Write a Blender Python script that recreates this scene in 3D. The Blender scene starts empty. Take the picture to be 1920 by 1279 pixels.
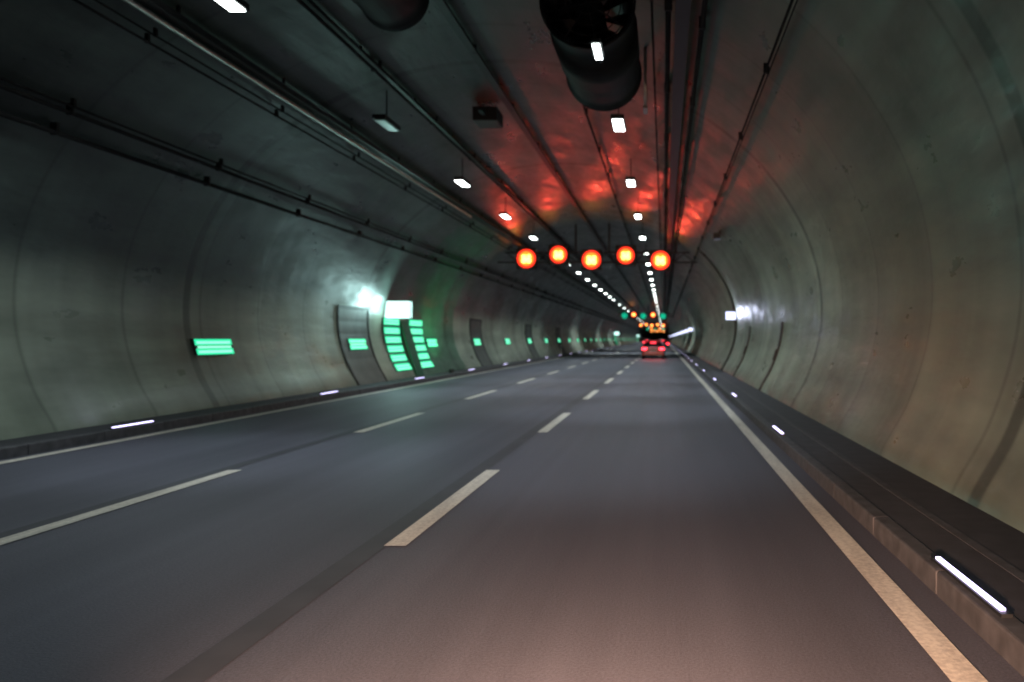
import bpy, bmesh, math, random
from mathutils import Vector, Matrix
random.seed(7)
S=bpy.context.scene
S.view_settings.view_transform='Standard'; S.view_settings.look='None'; S.view_settings.exposure=0
W=bpy.data.worlds.new("World"); S.world=W; W.use_nodes=True
W.node_tree.nodes['Background'].inputs[0].default_value=(0.01,0.012,0.014,1)
W.node_tree.nodes['Background'].inputs[1].default_value=0.1
XC=-3.4; CAMH=1.6; Y0=-40.0; Y1=620.0

# ---------- materials ----------
def mat(name, col, rough=0.5, metal=0.0, noise=0.0, nscale=8.0, bump=0.0, spec=0.5):
    m=bpy.data.materials.new(name); m.use_nodes=True; nt=m.node_tree; b=nt.nodes['Principled BSDF']
    b.inputs['Base Color'].default_value=(*col,1); b.inputs['Roughness'].default_value=rough
    b.inputs['Metallic'].default_value=metal; b.inputs['Specular IOR Level'].default_value=spec
    if noise>0:
        tc=nt.nodes.new('ShaderNodeTexCoord'); n=nt.nodes.new('ShaderNodeTexNoise')
        n.inputs['Scale'].default_value=nscale; n.inputs['Detail'].default_value=5
        nt.links.new(tc.outputs['Object'],n.inputs['Vector'])
        r=nt.nodes.new('ShaderNodeMapRange'); r.inputs[1].default_value=.3; r.inputs[2].default_value=.7
        r.inputs[3].default_value=1-noise; r.inputs[4].default_value=1+noise
        nt.links.new(n.outputs['Fac'],r.inputs[0])
        mx=nt.nodes.new('ShaderNodeVectorMath'); mx.operation='SCALE'; mx.inputs[0].default_value=col
        nt.links.new(r.outputs[0],mx.inputs['Scale']); nt.links.new(mx.outputs[0],b.inputs['Base Color'])
        if bump>0:
            bp=nt.nodes.new('ShaderNodeBump'); bp.inputs['Strength'].default_value=bump; bp.inputs['Distance'].default_value=.01
            nt.links.new(n.outputs['Fac'],bp.inputs['Height']); nt.links.new(bp.outputs[0],b.inputs['Normal'])
    return m
def emis(name,col,st,sample=False):
    m=bpy.data.materials.new(name); m.use_nodes=True; b=m.node_tree.nodes['Principled BSDF']
    b.inputs['Base Color'].default_value=(col[0]*.5,col[1]*.5,col[2]*.5,1)
    b.inputs['Emission Color'].default_value=(*col,1); b.inputs['Emission Strength'].default_value=st
    if not sample: m.cycles.emission_sampling='NONE'
    return m
class NT:
    def __init__(s,m): s.nt=m.node_tree; s.N=s.nt.nodes; s.L=s.nt.links
    def math(s,op,a,b=None,c=None):
        n=s.N.new('ShaderNodeMath'); n.operation=op
        for i,v in enumerate((a,b,c)):
            if v is None: continue
            if isinstance(v,(int,float)): n.inputs[i].default_value=v
            else: s.L.new(v,n.inputs[i])
        return n.outputs[0]
    def noise(s,vec,scale,detail=5,rough=.5):
        n=s.N.new('ShaderNodeTexNoise'); n.inputs['Scale'].default_value=scale; n.inputs['Detail'].default_value=detail
        n.inputs['Roughness'].default_value=rough; s.L.new(vec,n.inputs['Vector']); return n.outputs['Fac']
    def vscale(s,vec,v):
        n=s.N.new('ShaderNodeVectorMath'); n.operation='MULTIPLY'; s.L.new(vec,n.inputs[0]); n.inputs[1].default_value=v; return n.outputs[0]
    def rng(s,v,a,b,c,d,smooth=False):
        n=s.N.new('ShaderNodeMapRange'); s.L.new(v,n.inputs[0])
        if smooth: n.interpolation_type='SMOOTHSTEP'
        for i,k in enumerate((a,b,c,d)): n.inputs[i+1].default_value=k
        return n.outputs[0]
    def mixc(s,f,a,b):
        n=s.N.new('ShaderNodeMix'); n.data_type='RGBA'
        if isinstance(f,(int,float)): n.inputs[0].default_value=f
        else: s.L.new(f,n.inputs[0])
        for i,v in ((6,a),(7,b)):
            if isinstance(v,tuple): n.inputs[i].default_value=(*v,1)
            else: s.L.new(v,n.inputs[i])
        return n.outputs[2]
    def cscale(s,c,f):
        n=s.N.new('ShaderNodeVectorMath'); n.operation='SCALE'; s.L.new(c,n.inputs[0]); s.L.new(f,n.inputs['Scale']); return n.outputs[0]
    def bump(s,h,st,d):
        n=s.N.new('ShaderNodeBump'); n.inputs['Strength'].default_value=st; n.inputs['Distance'].default_value=d
        s.L.new(h,n.inputs['Height']); return n.outputs[0]

def lining_mat():
    m=mat('tunnel_lining_concrete',(.25,.27,.23),.45); t=NT(m); b=t.N['Principled BSDF']
    tc=t.N.new('ShaderNodeTexCoord').outputs['Object']
    sp=t.N.new('ShaderNodeSeparateXYZ'); t.L.new(tc,sp.inputs[0]); X,Y,Z=sp.outputs
    big=t.noise(t.vscale(tc,(1,.25,1)),.55,5,.62)
    blot=t.noise(t.vscale(tc,(1,.4,1)),1.7,4,.65)
    streak=t.noise(t.vscale(tc,(1.6,.05,1.6)),1.2,2)
    rings=t.noise(t.vscale(tc,(.05,1.0,.05)),.8,3,.6)
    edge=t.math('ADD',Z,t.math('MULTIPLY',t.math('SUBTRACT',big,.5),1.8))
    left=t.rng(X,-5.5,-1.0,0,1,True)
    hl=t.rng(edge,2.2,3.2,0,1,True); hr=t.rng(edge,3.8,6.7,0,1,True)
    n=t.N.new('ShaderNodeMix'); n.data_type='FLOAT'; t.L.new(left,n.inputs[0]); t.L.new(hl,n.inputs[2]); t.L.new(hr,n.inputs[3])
    upper_shade=n.outputs[0]
    c=t.mixc(upper_shade,(.285,.330,.255),(.078,.104,.092))  # lamp cutoff painted as darker upper lining, starting lower on the left
    ring=t.math('FLOOR',t.math('DIVIDE',Y,2.5))
    wn=t.N.new('ShaderNodeTexWhiteNoise'); wn.noise_dimensions='1D'; t.L.new(ring,wn.inputs['W'])
    f=t.math('MULTIPLY',t.rng(wn.outputs['Value'],0,1,.90,1.08),t.rng(big,.3,.7,.60,1.34))
    f=t.math('MULTIPLY',f,t.rng(streak,.3,.7,.84,1.13))
    f=t.math('MULTIPLY',f,t.rng(rings,.35,.65,.78,1.12))
    f=t.math('MULTIPLY',f,t.math('ADD',1.0,t.math('MULTIPLY',t.math('SUBTRACT',blot,.5),t.rng(upper_shade,0,1,.35,1.6))))
    fr=t.math('PINGPONG',Y,1.25); j=t.rng(fr,.0,.07,.70,1.0,True)
    fr2=t.math('PINGPONG',t.math('ADD',Y,3.0),5.0); j2=t.rng(fr2,.08,.16,.45,1.0,True)
    j=t.math('MULTIPLY',j,j2)
    f=t.math('MULTIPLY',f,j)
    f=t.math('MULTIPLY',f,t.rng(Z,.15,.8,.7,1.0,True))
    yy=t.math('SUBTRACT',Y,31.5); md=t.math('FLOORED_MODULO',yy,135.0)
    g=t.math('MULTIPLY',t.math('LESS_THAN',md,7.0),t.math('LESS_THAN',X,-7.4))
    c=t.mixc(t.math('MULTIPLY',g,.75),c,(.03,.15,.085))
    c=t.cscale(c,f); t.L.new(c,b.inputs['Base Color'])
    t.L.new(t.rng(blot,.3,.7,.24,.55),b.inputs['Roughness'])
    h=t.math('ADD',t.math('MULTIPLY',big,1.5),t.math('MULTIPLY',rings,.5)); h=t.math('ADD',h,t.math('MULTIPLY',blot,.5))
    t.L.new(t.bump(h,.6,.045),b.inputs['Normal'])
    return m
def road_mat():
    m=mat('asphalt',(.06,.06,.065),.55); t=NT(m); b=t.N['Principled BSDF']
    tc=t.N.new('ShaderNodeTexCoord').outputs['Object']
    sp=t.N.new('ShaderNodeSeparateXYZ'); t.L.new(tc,sp.inputs[0]); X,Y,Z=sp.outputs
    agg=t.noise(tc,60,3,.7); big=t.noise(t.vscale(tc,(1,.12,1)),.9,4); st=t.noise(t.vscale(tc,(3.5,.04,1)),1.3,2)
    tr=t.math('SINE',t.math('MULTIPLY',t.math('ADD',X,.4),2*math.pi/1.72))
    f=t.math('MULTIPLY',t.rng(tr,-1,1,.92,1.07),t.rng(big,.3,.7,.85,1.12))
    f=t.math('MULTIPLY',f,t.rng(st,.3,.7,.9,1.08)); f=t.math('MULTIPLY',f,t.rng(agg,.3,.7,.68,1.32))
    n=t.N.new('ShaderNodeRGB'); n.outputs[0].default_value=(.070,.070,.086,1)
    t.L.new(t.cscale(n.outputs[0],f),b.inputs['Base Color'])
    b.inputs['Roughness'].default_value=.58; b.inputs['Specular IOR Level'].default_value=.4
    t.L.new(t.bump(agg,.5,.006),b.inputs['Normal'])
    return m
def paint_mat():
    m=mat('road_paint',(.6,.56,.48),.55); t=NT(m); b=t.N['Principled BSDF']
    tc=t.N.new('ShaderNodeTexCoord').outputs['Object']
    w=t.noise(tc,30,4,.7); s=t.noise(t.vscale(tc,(6,.5,1)),2,3)
    f=t.rng(t.math('ADD',w,t.math('MULTIPLY',s,.6)),.6,.95,0,1)
    t.L.new(t.mixc(f,(.38,.34,.29),(.64,.59,.49)),b.inputs['Base Color']); return m
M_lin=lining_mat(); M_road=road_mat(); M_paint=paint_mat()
M_walk=mat('walkway_asphalt',(.038,.037,.043),.75,noise=.25,nscale=5,bump=.3)
M_kerb=mat('kerb_concrete',(.060,.058,.062),.75,noise=.35,nscale=7,bump=.3)
M_tar=mat('tar_seam',(.036,.036,.042),.6,noise=.2,nscale=3)
M_dark=mat('dark_steel',(.02,.022,.024),.5,.3)
M_black=mat('black_housing',(.012,.012,.013),.5)
M_cable=mat('black_cable',(.008,.009,.009),.7)
M_galv=mat('galvanised_steel',(.42,.43,.40),.35,.8,noise=.25,nscale=9)
M_fan=mat('fan_casing',(.014,.016,.016),.65,.0,noise=.3,nscale=5,spec=.25)
M_blade=mat('fan_blade',(.03,.034,.034),.5,.3)
M_lamp=emis('lamp_glass',(.90,1,.97),14)
M_led=emis('led_violet_white',(.66,.60,1),4)
M_green=emis('green_lit_panel',(.03,.95,.45),.95)
M_greenl=emis('green_lit_panel_light',(.30,1,.66),1.3)
M_white=emis('white_lit_panel',(.60,1,.92),2.0)
M_wall=emis('wall_lamp_glass',(.66,.70,1),2.5)
M_red=emis('signal_red',(1,.03,.012),2.2)
M_orange=emis('signal_orange',(1,.20,.015),2.4)
M_yellow=emis('signal_yellow',(1,.68,.16),5)
M_sgreen=emis('signal_green',(.01,.8,.45),1.2)
M_tail=emis('tail_lamp_red',(1,.03,.05),9)
M_carred=mat('red_car_paint',(.45,.010,.016),.25)
M_cargrey=mat('grey_car_paint',(.06,.06,.07),.3)
M_glass=mat('dark_glass',(.01,.01,.012),.08)
M_rub=mat('rubber',(.015,.015,.015),.8)
M_plate=mat('number_plate_white',(.35,.35,.32),.5)
M_door=mat('door_green',(.02,.11,.06),.5,noise=.2,nscale=3)
M_sdoor=mat('service_door_grey',(.085,.095,.085),.5,noise=.25,nscale=2)
M_off=mat('lamp_glass_unlit',(.25,.27,.26),.3)

# ---------- mesh helpers ----------
def obj(name,bm,mats,parent=None,smooth=False):
    me=bpy.data.meshes.new(name); bm.normal_update(); bm.to_mesh(me); bm.free()
    for m in (mats if isinstance(mats,(list,tuple)) else [mats]): me.materials.append(m)
    if smooth:
        for p in me.polygons: p.use_smooth=True
    o=bpy.data.objects.new(name,me); S.collection.objects.link(o)
    if parent: o.parent=parent
    return o
def empty(name,loc=(0,0,0)):
    e=bpy.data.objects.new(name,None); e.location=loc; e.empty_display_size=.2; S.collection.objects.link(e); return e
def box(bm,x0,x1,y0,y1,z0,z1,mi=0):
    v=[bm.verts.new(p) for p in ((x0,y0,z0),(x1,y0,z0),(x1,y1,z0),(x0,y1,z0),(x0,y0,z1),(x1,y0,z1),(x1,y1,z1),(x0,y1,z1))]
    for f in ((3,2,1,0),(4,5,6,7),(0,1,5,4),(1,2,6,5),(2,3,7,6),(3,0,4,7)):
        bm.faces.new([v[i] for i in f]).material_index=mi
def boxo(name,x0,x1,y0,y1,z0,z1,m,parent=None,bev=0):
    bm=bmesh.new(); box(bm,x0,x1,y0,y1,z0,z1); o=obj(name,bm,m,parent)
    if bev:
        b=o.modifiers.new('b','BEVEL'); b.width=bev; b.segments=2
    return o
def sheet(bm,x0,x1,y0,y1,z,mi=0):
    v=[bm.verts.new(p) for p in ((x0,y0,z),(x1,y0,z),(x1,y1,z),(x0,y1,z))]; bm.faces.new(v).material_index=mi
def tube(bm,p0,p1,r,n=10,mi=0,cap=True):
    p0=Vector(p0);p1=Vector(p1);d=(p1-p0).normalized()
    a=Vector((0,0,1)) if abs(d.z)<.9 else Vector((1,0,0)); u=d.cross(a).normalized(); w=d.cross(u)
    A=[];B=[]
    for i in range(n):
        t=2*math.pi*i/n; o=(u*math.cos(t)+w*math.sin(t))*r; A.append(bm.verts.new(p0+o)); B.append(bm.verts.new(p1+o))
    for i in range(n):
        k=(i+1)%n; f=bm.faces.new((A[i],A[k],B[k],B[i])); f.material_index=mi; f.smooth=True
    if cap:
        bm.faces.new(A[::-1]).material_index=mi; bm.faces.new(B).material_index=mi
def annulus(bm,cx,y,cz,r0,r1,mi,n=32):
    I=[bm.verts.new((cx+math.cos(2*math.pi*i/n)*r0,y,cz+math.sin(2*math.pi*i/n)*r0)) for i in range(n)]
    O=[bm.verts.new((cx+math.cos(2*math.pi*i/n)*r1,y,cz+math.sin(2*math.pi*i/n)*r1)) for i in range(n)]
    for i in range(n):
        j=(i+1)%n; bm.faces.new((I[i],I[j],O[j],O[i])).material_index=mi
def disc(bm,cx,y,cz,r,mi,n=32):
    bm.faces.new([bm.verts.new((cx+math.cos(2*math.pi*i/n)*r,y,cz+math.sin(2*math.pi*i/n)*r)) for i in range(n)]).material_index=mi
def lamp(name,kind,loc,power,col,parent=None,target=None,**kw):
    l=bpy.data.lights.new(name,kind); l.energy=power; l.color=col
    for k,v in kw.items(): setattr(l,k,v)
    o=bpy.data.objects.new(name,l); S.collection.objects.link(o); o.location=loc
    if target is not None: o.rotation_euler=(Vector(target)-Vector(loc)).to_track_quat('-Z','Y').to_euler()
    if parent: o.parent=parent; o.matrix_parent_inverse=Matrix.Translation(-Vector(parent.location))
    return o

# ---------- tunnel profile ----------
half=[(6.05,-.3),(6.1,.15),(6.45,.8),(6.7,1.6),(6.75,2.4),(6.6,3.3),(6.2,4.25),(5.45,5.3),(4.4,6.2),(3.1,6.9),(1.6,7.35),(0,7.5)]
full=half+[(-x,z) for x,z in half[-2::-1]]
prof=[]
for i in range(len(full)-1):
    p0=Vector(full[max(i-1,0)]);p1=Vector(full[i]);p2=Vector(full[i+1]);p3=Vector(full[min(i+2,len(full)-1)])
    for k in range(6):
        t=k/6; q=.5*((2*p1)+(-p0+p2)*t+(2*p0-5*p1+4*p2-p3)*t*t+(-p0+3*p1-3*p2+p3)*t**3)
        prof.append((q.x,q.y))
prof.append(full[-1])
def wallx(h,side):
    r=[p for p in prof if p[0]>=0]
    for a,b in zip(r,r[1:]):
        if a[1]<=h<=b[1]:
            t=(h-a[1])/(b[1]-a[1]+1e-9); return XC+side*(a[0]+(b[0]-a[0])*t)
    return XC
def roofz(x):
    for a,b in zip(prof,prof[1:]):
        if a[1]>3 and min(a[0],b[0])<=x-XC<=max(a[0],b[0]):
            t=(x-XC-a[0])/(b[0]-a[0]+1e-9); return a[1]+(b[1]-a[1])*t
    return 7
def ray(r,scale=.985):
    for k in range(100,1200):
        H=k*.01; X=-r*H; z=H+CAMH
        if z>1.6 and (abs(X-XC)>6.75 or z>roofz(X) if abs(X-XC)<6.7 else True):
            return (XC+(X-XC)*scale,1.5+(z-1.5)*scale)
    return (0,6)
bm=bmesh.new()
ys=[Y0]+[i*20.0 for i in range(-1,32)]
rows=[[bm.verts.new((XC+x,y,z)) for x,z in prof] for y in ys]
for a,b in zip(rows,rows[1:]):
    for i in range(len(prof)-1): bm.faces.new((a[i],a[i+1],b[i+1],b[i]))
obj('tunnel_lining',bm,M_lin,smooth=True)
for nm,y in (('tunnel_end_wall',Y1-.5),('tunnel_end_wall',Y0+.5)):
    bm=bmesh.new(); bm.faces.new([bm.verts.new((XC+x,y,z)) for x,z in prof]); obj(nm,bm,M_black)

# ---------- road ----------
KL=-8.74; KR=1.70
bm=bmesh.new(); sheet(bm,-60,60,Y0-60,Y1+200,-.32); obj('ground',bm,M_walk)
bm=bmesh.new(); sheet(bm,KL-.05,KR+.05,Y0,Y1,0); obj('road',bm,M_road)
bm=bmesh.new()
for x,w in ((-2.24,.10),(-5.36,.09)): sheet(bm,x-w,x+w,Y0,Y1,.004)
obj('road_seam',bm,M_tar)
bm=bmesh.new()
for x in (-2.07,-5.2):
    y=6.15-7.45*3
    while y<Y1: sheet(bm,x-.085,x+.085,y,y+3.55,.008); y+=7.45
for x in (-8.5,1.42): sheet(bm,x-.085,x+.085,Y0,Y1,.008)
obj('road_markings',bm,M_paint)
def walkway(name,kx,side):
    e=empty(name)
    x1=XC+side*6.3
    a,b=sorted((kx,kx+side*.14)); bm=bmesh.new(); y=Y0
    while y<Y1:
        L=1.5 if y<120 else 12
        box(bm,a,b,y+.003,y+L-.003,-.1,.15); y+=L
    k=obj('kerb_stones',bm,M_kerb,e); bv=k.modifiers.new('b','BEVEL'); bv.width=.015; bv.segments=2
    a,b=sorted((kx+side*.143,x1)); boxo('walkway_top',a,b,Y0,Y1,-.1,.142,M_walk,e)
    if side>0:
        a,b=sorted((kx+side*.45,kx+side*.53)); boxo('duct_cover',a,b,Y0,Y1,.10,.148,M_kerb,e)
walkway('walkway',KL,-1); walkway('walkway',KR,1)

def instm(name,me,loc,rot=0):
    o=bpy.data.objects.new(name,me); o.location=loc; o.rotation_euler=(0,0,rot); S.collection.objects.link(o); return o
bm=bmesh.new(); box(bm,-.03,.03,-.55,.55,0,.02,0); box(bm,-.015,.015,-.5,.5,.02,.034,1)
tmp=obj('kerb_light',bm,[M_dark,M_led]); KLm=tmp.data; tmp.location=(KR+.08,4.7,.15)
klo=tmp
y=12.5
while y<480: instm('kerb_light',KLm,(KR+.08,y,.15)); y+=7.8
y=13.3-7.8
while y<480: instm('kerb_light',KLm,(KL-.08,y,.15)); y+=7.8
for y,x,tx in ((4.7,KR+.08,2.0),(12.5,KR+.08,2.0),(13.3,KL-.08,-9)):
    lamp('kerb_light_glow','AREA',(x,y,.20),2.6,(.62,.52,1),klo,(tx,y,3),shape='RECTANGLE',size=.03,size_y=1.0)

# ---------- ceiling lamps ----------
def lampmesh(m):
    bm=bmesh.new()
    box(bm,-.14,.14,-.5,.5,.0,.10,0); box(bm,-.11,.11,-.45,.45,-.02,-.001,1)
    box(bm,-.012,.012,-.012,.012,.10,.75,0)
    return obj('ceiling_lamp',bm,[M_dark,m])
tmp=lampmesh(M_lamp); CL=tmp.data; HL=6.3; tmp.location=(-6.1,11,HL); first=tmp
tmp=lampmesh(M_off); CLoff=tmp.data; tmp.location=(-6.1,17.6,HL)
for i in range(-5,62):
    y=11+6.6*i
    for x in (-1.0,-6.1):
        if i==0 and x==-1.0: continue
        if i>13 and (i+(x<-3))%2: continue
        if i==0: o=first
        elif i==1 and x==-6.1: continue
        elif i<-1: o=instm('ceiling_lamp',CLoff,(x,y,HL)); continue
        else: o=instm('ceiling_lamp',CL,(x,y,HL))
        if i<=8 or (13>=i>8 and i%4==0) or (i<46 and i>13 and i%4<2):
            p=(760 if i<=8 else 2300)
            if i==-1: p=240
            lamp('lamp_beam','SPOT',(x,y,HL-.06),p,(.82,.95,1.0),o,(x+(.35 if x>-3 else -.35),y,0),spot_size=math.radians(130),spot_blend=.8,shadow_soft_size=.15)
            if 0<=i<=5: lamp('lamp_core','SPOT',(x,y,HL-.06),420,(.72,.84,1.0),o,(x,y,0),spot_size=math.radians(58),spot_blend=.7,shadow_soft_size=.15)
# added fill spot for the lane, as the ceiling lamp here is left out
lamp('fan_fill_spot','SPOT',(-1.3,10.1,5.2),420,(.76,.88,1.0),None,(-1.1,11.0,0),spot_size=math.radians(90),spot_blend=.8,shadow_soft_size=.15)

# ---------- cables, trays ----------
def run(name,r,rad,m,y0=-20,y1=560,scale=.985):
    x,z=ray(r,scale); bm=bmesh.new(); tube(bm,(x,y0,z),(x,y1,z),rad,8)
    y=8.0
    while y<160: box(bm,x-rad*1.3,x+rad*1.3,y-.03,y+.03,z-rad*1.1,z+rad*1.1+.1); y+=4
    obj(name,bm,m)
for r,rad in ((2.60,.035),(2.52,.02),(2.92,.04),(1.06,.04),(1.03,.02),(.645,.03),(.33,.03),(.02,.02),(-.03,.045),(-.06,.03),(-.14,.04),(-.40,.02),(-.415,.012),(1.72,.02),(1.66,.015)):
    run('ceiling_cable',r,rad,M_cable,scale=.975)
def tray(name,r,w,h,m,scale=.955):
    x,z=ray(r,scale); e=empty(name); 
    boxo('tray_base',x-w/2,x+w/2,-20,560,z,z+.02,m,e); boxo('tray_side',x-w/2,x-w/2+.015,-20,560,z+.021,z+h,m,e); boxo('tray_side',x+w/2-.015,x+w/2,-20,560,z+.021,z+h,m,e)
    bm=bmesh.new(); y=2.0
    while y<200: box(bm,x-.02,x+.02,y-.02,y+.02,z+.02,roofz(x)); y+=3.3
    obj('hangers',bm,M_dark,e); return x,z
tx,tz=tray('cable_tray',1.52,.30,.1,M_dark)
bm=bmesh.new(); tube(bm,(tx-.02,-20,tz-.075),(tx-.02,30,tz-.075),.045,12); obj('steel_pipe',bm,M_galv)
tray('cable_tray',-.09,.22,.08,M_dark)
tray('cable_tray',1.05,.16,.06,M_dark,.97)
tray('cable_tray',.65,.16,.06,M_dark,.97)

# ---------- jet fans ----------
def fan(loc,R,L):
    e=empty('jet_fan',loc); n=40
    bm=bmesh.new()
    st=[(-L/2-.08,R*1.06),(-L/2,R),(-L*.2,R),(-L*.2,R*1.04),(L*.2,R*1.04),(L*.2,R),(L/2,R),(L/2+.08,R*1.06)]
    ins=[(L/2+.06,R*.98),(L/2,R*.92),(-L/2,R*.92),(-L/2-.06,R*.98)]
    pts=st+ins; rr=[[bm.verts.new((r*math.cos(2*math.pi*i/n),y,r*math.sin(2*math.pi*i/n))) for i in range(n)] for y,r in pts]
    for q in range(len(rr)):
        a=rr[q]; b=rr[(q+1)%len(rr)]
        for i in range(n):
            f=bm.faces.new((a[i],a[(i+1)%n],b[(i+1)%n],b[i])); f.material_index=0 if q<7 else 1; f.smooth=True
    bmesh.ops.recalc_face_normals(bm,faces=bm.faces); obj('casing',bm,[M_fan,M_dark],e)
    bm=bmesh.new(); tube(bm,(0,-L*.42,0),(0,L*.3,0),R*.32,24); obj('hub',bm,M_fan,e)
    bm=bmesh.new()
    for i in range(9):
        a=2*math.pi*i/9; ca,sa=math.cos(a),math.sin(a)
        def P(r,t,y): return (ca*r-sa*t,y,sa*r+ca*t)
        v=[bm.verts.new(P(*q)) for q in ((R*.3,-.06,-.1),(R*.3,.06,.1),(R*.9,.14,.07),(R*.9,-.14,-.07))]; bm.faces.new(v)
        v=[bm.verts.new(P(*q)) for q in ((R*.3,-.06,-.085),(R*.9,-.14,-.055),(R*.9,.14,.085),(R*.3,.06,.115))]; bm.faces.new(v)
    o=obj('blades',bm,M_blade,e); o.location=(0,-L*.3,0)
    bm=bmesh.new()
    for r in (.25,.5,.72,.9): 
        for i in range(32):
            a=2*math.pi*i/32;b=2*math.pi*(i+1)/32
            tube(bm,(R*r*math.cos(a),0,R*r*math.sin(a)),(R*r*math.cos(b),0,R*r*math.sin(b)),.008,5,cap=False)
    for i in range(4):
        a=math.pi*i/4+.2; tube(bm,(R*math.cos(a)*.95,.01,R*math.sin(a)*.95),(-R*math.cos(a)*.95,.01,-R*math.sin(a)*.95),.012,5)
    o=obj('grille',bm,M_dark,e); o.location=(0,-L/2-.03,0)
    rz=roofz(loc[0])-loc[2]
    bm=bmesh.new()
    for yy in (-L*.3,L*.3):
        for xx in (-R*.8,R*.8): tube(bm,(xx,yy,R*.5),(xx*1.1,yy,rz+.1),.03,8)
        box(bm,-R*.95,R*.95,yy-.04,yy+.04,R*.55,R*.65)
    obj('suspension_brackets',bm,M_dark,e)
    return e
fan((-1.0,11.9,6.02),.60,2.7)
fan((-3.9,10.4,6.55),.48,2.2)
e=empty('fan_standin_lamp',(-.86,10.35,5.32))  # added stand-in for the ceiling lamp glimpsed through the fan
boxo('housing',-.07,.07,-.3,.3,0,.05,M_dark,e); boxo('glass',-.045,.045,-.26,.26,-.02,-.001,M_lamp,e); boxo('arm',-.02,.02,.2,.6,.051,.12,M_dark,e)
bm=bmesh.new(); tube(bm,(-.34,14.6,5.8),(-.34,14.6,7.0),.03,8); box(bm,-.38,-.30,14.4,14.8,5.75,5.8); obj('hanger_pole',bm,M_galv)
e=empty('junction_box',(-4.4,20,7.1)); boxo('cabinet',-.3,.3,-.4,.4,-.15,.2,M_black,e,.02); boxo('conduit',-.05,.05,-.9,-.41,-.05,.05,M_dark,e)

# ---------- signal gantries ----------
SX=[-6.95,-5.33,-3.66,-1.93,-.18]; SZ=[5.64,5.84,5.58,5.80,5.55]
TG=[(-6.0,33),(-4.2,31),(-2.9,27),(-1.1,28),(.6,33)]
def gantry(y,kinds,near):
    e=empty('lane_signal_gantry',(0,y,0))
    bm=bmesh.new(); a=wallx(5.75,-1); b=wallx(5.75,1)
    for z in (5.45,5.95): box(bm,a-.1,b+.1,.30,.38,z,z+.08)
    x=a+.4; s=0
    while x<b-.5:
        tube(bm,(x,.34,5.5 if s else 5.95),(x+.5,.34,5.95 if s else 5.5),.025,6); x+=.5; s=1-s
    for x in (-7.4,-4.5,-2.8,.6): box(bm,x-.05,x+.05,.31,.37,6.03,roofz(x)+.1)
    obj('beam',bm,M_dark,e)
    for i,(x,z) in enumerate(zip(SX,SZ)):
        kd=kinds[i]; R=.47 if i%2==0 else .43; B=.52
        bm=bmesh.new(); box(bm,x-B,x+B,-.12,.28,z-B,z+B); 
        o=obj('signal_housing',bm,M_black,e); bv=o.modifiers.new('b','BEVEL'); bv.width=.04; bv.segments=2
        bm=bmesh.new()
        n=20
        for k in range(n):
            a0=math.pi*k/n; a1=math.pi*(k+1)/n
            v=[bm.verts.new((x+math.cos(t)*(R+.03),yy,z+math.sin(t)*(R+.03))) for t,yy in ((a0,-.122),(a1,-.122),(a1,-.26),(a0,-.26))]; bm.faces.new(v)
        obj('visor',bm,M_black,e)
        bm=bmesh.new()
        annulus(bm,x,-.124,z,R*.76,R,0); disc(bm,x,-.124,z,R*.755,1)
        if kd=='r':
            for dx in (-R*.26,R*.26):
                annulus(bm,x+dx,-.130,z+R*.20,R*.09,R*.22,2,16); annulus(bm,x+dx,-.1305,z-R*.23,R*.10,R*.25,2,16)
            box(bm,x-R*.3,x+R*.3,-.131,-.128,z-.03,z+.02,2)
            mats=[M_red,M_orange,M_yellow]
        else: mats=[M_sgreen,M_black,M_sgreen]; annulus(bm,x,-.130,z,0.01,R*.4,2)
        obj('signal_face',bm,mats,e)
        if near:
            tx,ty=TG[i]
            lamp('signal_beam','SPOT',(x,y-.4,z),105,(1,.03,.03),e,(tx,ty,roofz(tx)),spot_size=math.radians(22),spot_blend=.6,shadow_soft_size=.1)
    if near: lamp('signal_glow','AREA',(-3.5,y-.4,5.7),2.5,(1,.04,.03),e,(-3.5,y-10,6.8),shape='RECTANGLE',size=7,size_y=.6)
    return e
gantry(40.5,'rrrrr',True)
gantry(141,'grgrg',False); gantry(241,'rrrrr',False); gantry(341,'grgrg',False); gantry(441,'rrrrr',False)

# ---------- left wall signs ----------
def wall_panel(bm,side,y0,y1,h0,h1,off,mi,n=3):
    for k in range(n):
        a=h0+(h1-h0)*k/n; b=h0+(h1-h0)*(k+1)/n
        xa=wallx(a,side)-side*off; xb=wallx(b,side)-side*off
        v=[bm.verts.new(p) for p in ((xa,y0,a),(xa,y1,a),(xb,y1,b),(xb,y0,b))]; bm.faces.new(v).material_index=mi
def wall_box(bm,side,y0,y1,h0,h1,off0,off1,mi):
    X=[wallx(h,side)-side*o for h in (h0,h1) for o in (off0,off1)]
    v=[bm.verts.new(p) for p in ((X[0],y0,h0),(X[1],y0,h0),(X[1],y1,h0),(X[0],y1,h0),(X[2],y0,h1),(X[3],y0,h1),(X[3],y1,h1),(X[2],y1,h1))]
    for f in ((3,2,1,0),(4,5,6,7),(0,1,5,4),(1,2,6,5),(2,3,7,6),(3,0,4,7)): bm.faces.new([v[i] for i in f]).material_index=mi
y=17.8
while y<330:
    bm=bmesh.new(); wall_box(bm,-1,y-.74,y+.74,1.24,1.60,-.02,.06,0)
    wall_panel(bm,-1,y-.73,y+.73,1.25,1.59,.064,1,2)
    for h in (1.29,1.39,1.49): wall_panel(bm,-1,y-.66,y+.66,h,h+.05,.068,2,1)
    obj('escape_route_sign',bm,[M_dark,M_green,M_greenl]); y+=8.35
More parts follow.
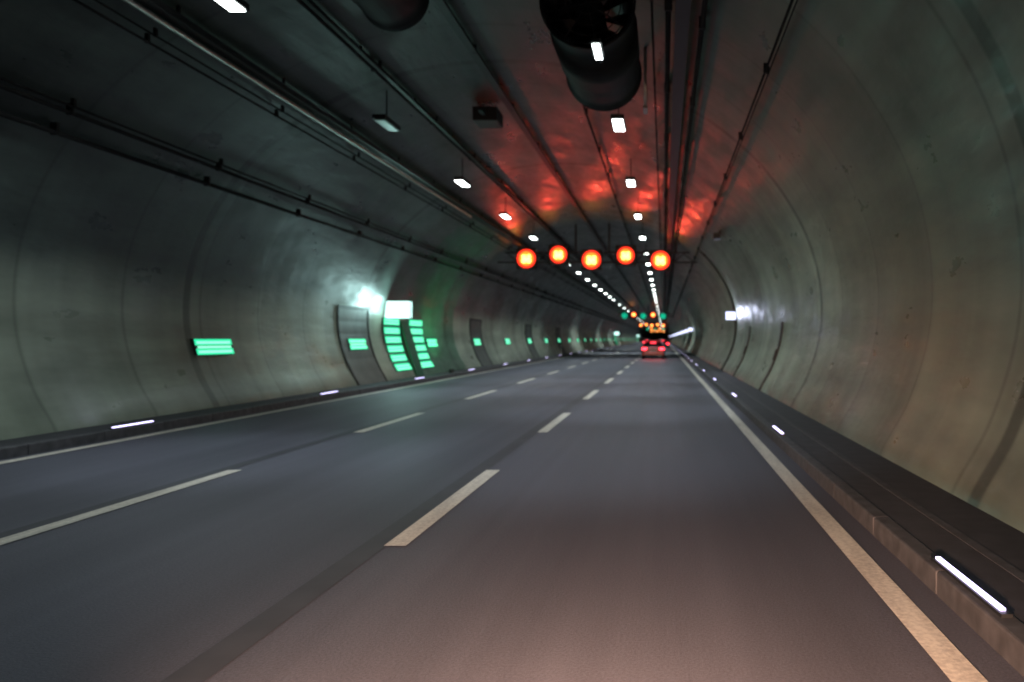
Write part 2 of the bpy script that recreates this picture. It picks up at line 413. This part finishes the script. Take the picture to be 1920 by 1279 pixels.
# flush service doors in the left wall
for y in (24.9,41.8,58.5,75.2):
    bm=bmesh.new(); hs=[.15+.4*k for k in range(7)]
    for a,b in zip(hs,hs[1:]): wall_box(bm,-1,y,y+2.4,a,b,-.02,.025,0)
    for yy in (y-.1,y+2.4):
        for a,b in zip(hs,hs[1:]): wall_box(bm,-1,yy,yy+.1,a,b,-.02,.05,1)
    wall_box(bm,-1,y-.1,y+2.5,2.55,2.65,-.02,.05,1)
    obj('service_door',bm,[M_sdoor,M_dark])
def exit_station(y0,near):
    e=empty('emergency_exit',(0,0,0))
    bm=bmesh.new(); wall_box(bm,-1,y0+1.85,y0+2.75,.15,2.3,-.02,.05,0); wall_box(bm,-1,y0+2.6,y0+2.65,1.1,1.2,.05,.10,1)
    obj('door',bm,[M_door,M_galv],e)
    bm=bmesh.new()
    for c in (0,2.9):
        for k in range(6):
            h=.42+k*.335
            wall_box(bm,-1,y0+c,y0+c+1.75,h,h+.27,-.02,.05,0)
            wall_panel(bm,-1,y0+c+.02,y0+c+1.73,h+.01,h+.26,.054,1,1)
            wall_panel(bm,-1,y0+c+.10,y0+c+1.65,h+.05,h+.10,.058,2,1); wall_panel(bm,-1,y0+c+.10,y0+c+1.65,h+.15,h+.20,.058,2,1)
    obj('lit_green_panels',bm,[M_dark,M_green,M_greenl],e)
    yb=y0+.3
    bm=bmesh.new(); box(bm,-10.2,-9.22,yb,yb+.18,2.32,2.98,0)
    v=[bm.verts.new(p) for p in ((-10.17,yb-.004,2.34),(-9.24,yb-.004,2.34),(-9.24,yb-.004,2.96),(-10.17,yb-.004,2.96))]; bm.faces.new(v).material_index=1
    v=[bm.verts.new(p) for p in ((-9.216,yb+.02,2.35),(-9.216,yb+.16,2.35),(-9.216,yb+.16,2.95),(-9.216,yb+.02,2.95))]; bm.faces.new(v).material_index=1
    obj('white_lit_sign',bm,[M_dark,M_white],e)
    if near:
        lamp('sign_glow','AREA',(-9.45,yb-.2,2.75),38,(.60,1,.97),e,(-10.3,yb-6,5.0),shape='RECTANGLE',size=.9,size_y=.6)
        for yy in (y0+.9,y0+3.8): lamp('panel_glow','AREA',(-9.9,yy,1.5),9,(.05,1,.45),e,(-6,yy+.8,1.9),shape='RECTANGLE',size=1.6,size_y=1.8)
        lamp('exit_ring_light','SPOT',(-8.9,y0+5.2,.5),190,(.08,1,.42),e,(-10.1,y0+6.4,3.0),spot_size=math.radians(100),spot_blend=.9,shadow_soft_size=.3)
        boxo('ring_light_housing',-9.08,-8.98,y0+5.0,y0+5.4,.15,.3,M_dark,e)
    return e
exit_station(28.8,True); exit_station(163.8,False); exit_station(298.8,False)

# ---------- right wall ----------
def wall_lamp(y,light):
    h0,h1=2.45,2.84; xw=wallx(2.65,1)
    bm=bmesh.new(); box(bm,xw-.52,xw+.05,y,y+.25,h0,h1,0); box(bm,xw-.50,xw-.05,y-.006,y-.003,h0+.02,h1-.02,1)
    o=obj('wall_lamp',bm,[M_dark,M_wall])
    if light: lamp('wall_lamp_glow','AREA',(xw-.45,y-.15,2.7),18,(.70,.74,1),o,(xw,y-2.5,3.0),shape='RECTANGLE',size=.5,size_y=.4)
wall_lamp(36.6,True)
y=92
while y<450: wall_lamp(y,False); y+=17
bm=bmesh.new(); hs=[.15+i*.25 for i in range(23)]
for a,b in zip(hs,hs[1:]): wall_box(bm,1,37.0,37.2,a,b,-.02,.07,0)
obj('arch_frame',bm,M_dark)
for y in (22.4,30.8):
    bm=bmesh.new(); hs=[.15+i*.24 for i in range(9)]
    for a,b in zip(hs,hs[1:]): wall_box(bm,1,y,y+.26,a,b,-.02,.04,0)
    wall_box(bm,1,y+.05,y+.21,1.0,1.3,.04,.08,1)
    obj('wall_cabinet',bm,[M_dark,M_black])
bm=bmesh.new(); x,z=ray(-.54,.97); box(bm,x-.12,x+.12,28,28.5,z-.12,z+.08); tube(bm,(x,28.2,z),(x+.3,28.2,z+.4),.03,6); tube(bm,(x,27.9,z-.02),(x,28.0,z-.02),.07,12); obj('surveillance_camera',bm,M_dark)

# ---------- cars ----------
def car(loc,paint,bright=True):
    e=empty('car',loc)
    st=[(0,.38,.62,.90,.80,.92,.74),(.06,.26,.60,.93,.86,.98,.76),(.30,.22,.60,.96,.89,1.30,.66),(.62,.22,.6,.97,.90,1.43,.62),(1.5,.2,.6,.96,.91,1.46,.62),(2.3,.2,.6,.95,.91,1.42,.60),(3.05,.2,.6,.93,.90,1.02,.70),(3.9,.22,.58,.84,.86,.88,.70),(4.25,.3,.55,.70,.74,.74,.62)]
    bm=bmesh.new(); rings=[]
    for y,zb,zm,zbelt,w,zt,wt in st:
        rings.append([bm.verts.new((x,y,z)) for x,z in ((-w*.93,zb),(-w,zm),(-w*.97,zbelt),(-wt,zt),(wt,zt),(w*.97,zbelt),(w,zm),(w*.93,zb))])
    for k,(a,b) in enumerate(zip(rings,rings[1:])):
        for i in range(8):
            j=(i+1)%8; f=bm.faces.new((a[i],b[i],b[j],a[j]))
            f.material_index=1 if ((i in(2,4) and 1<k<6) or (i==3 and k in(1,5))) else 0
    bm.faces.new(rings[0]); bm.faces.new(rings[-1][::-1])
    bmesh.ops.recalc_face_normals(bm,faces=bm.faces)
    o=obj('body',bm,[paint,M_glass],e); bv=o.modifiers.new('b','BEVEL'); bv.width=.035; bv.segments=3
    for wy in (.78,3.35):
        for s in (-1,1):
            bm=bmesh.new(); tube(bm,(s*.70,wy,.32),(s*.915,wy,.32),.32,28); tube(bm,(s*.91,wy,.32),(s*.925,wy,.32),.2,20,1); obj('wheel',bm,[M_rub,M_galv],e)
    boxo('rear_bumper',-.84,.84,-.08,.06,.30,.55,paint,e,.03); boxo('bumper_insert',-.7,.7,-.09,-.06,.22,.33,M_black,e,.01)
    boxo('number_plate',-.26,.26,-.02,-.005,.66,.77,M_plate,e)
    for s in (-1,1):
        a,b=sorted((s*.50,s*.86)); boxo('tail_lamp',a,b,-.03,.10,.72,.88,M_tail,e,.02)
        a,b=sorted((s*.89,s*1.03)); boxo('mirror',a,b,2.75,2.85,.95,1.07,M_black,e,.02)
    boxo('high_brake_lamp',-.22,.22,.20,.24,1.26,1.30,M_tail,e)
    boxo('rear_spoiler',-.62,.62,.28,.5,1.40,1.425,paint,e,.008)
    bm=bmesh.new(); tube(bm,(.5,-.1,.25),(.5,.1,.25),.04,10); obj('exhaust',bm,M_galv,e)
    if bright: lamp('brake_light_glow','AREA',(loc[0],loc[1]-.15,.8),18,(1,.04,.05),e,(loc[0],loc[1]-6,0),shape='RECTANGLE',size=1.6,size_y=.2)
    return e
car((-.85,62.5,0),M_carred)
car((-.1,125,0),M_cargrey,False); car((-3.7,175,0),M_cargrey,False); car((-.4,215,0),M_carred,False)

# ---------- own car headlights (dipped beam) ----------
for x in (-1.0,.35):
    lamp('dipped_headlight','SPOT',(x,1.2,.66),2500,(1,.58,.39),None,(x+.05,5.4,-.2),spot_size=math.radians(76),spot_blend=1.0,shadow_soft_size=.08)

# ---------- camera ----------
c=bpy.data.cameras.new('camera'); co=bpy.data.objects.new('camera',c); S.collection.objects.link(co); S.camera=co
co.location=(0,0,CAMH); co.rotation_euler=(math.radians(90),0,0)
c.sensor_width=36; c.lens=28.125; c.shift_x=-285/1920; c.shift_y=-4.5/1920; c.clip_end=2000; c.clip_start=.05
c.dof.use_dof=True; c.dof.focus_distance=4.5; c.dof.aperture_fstop=1.5
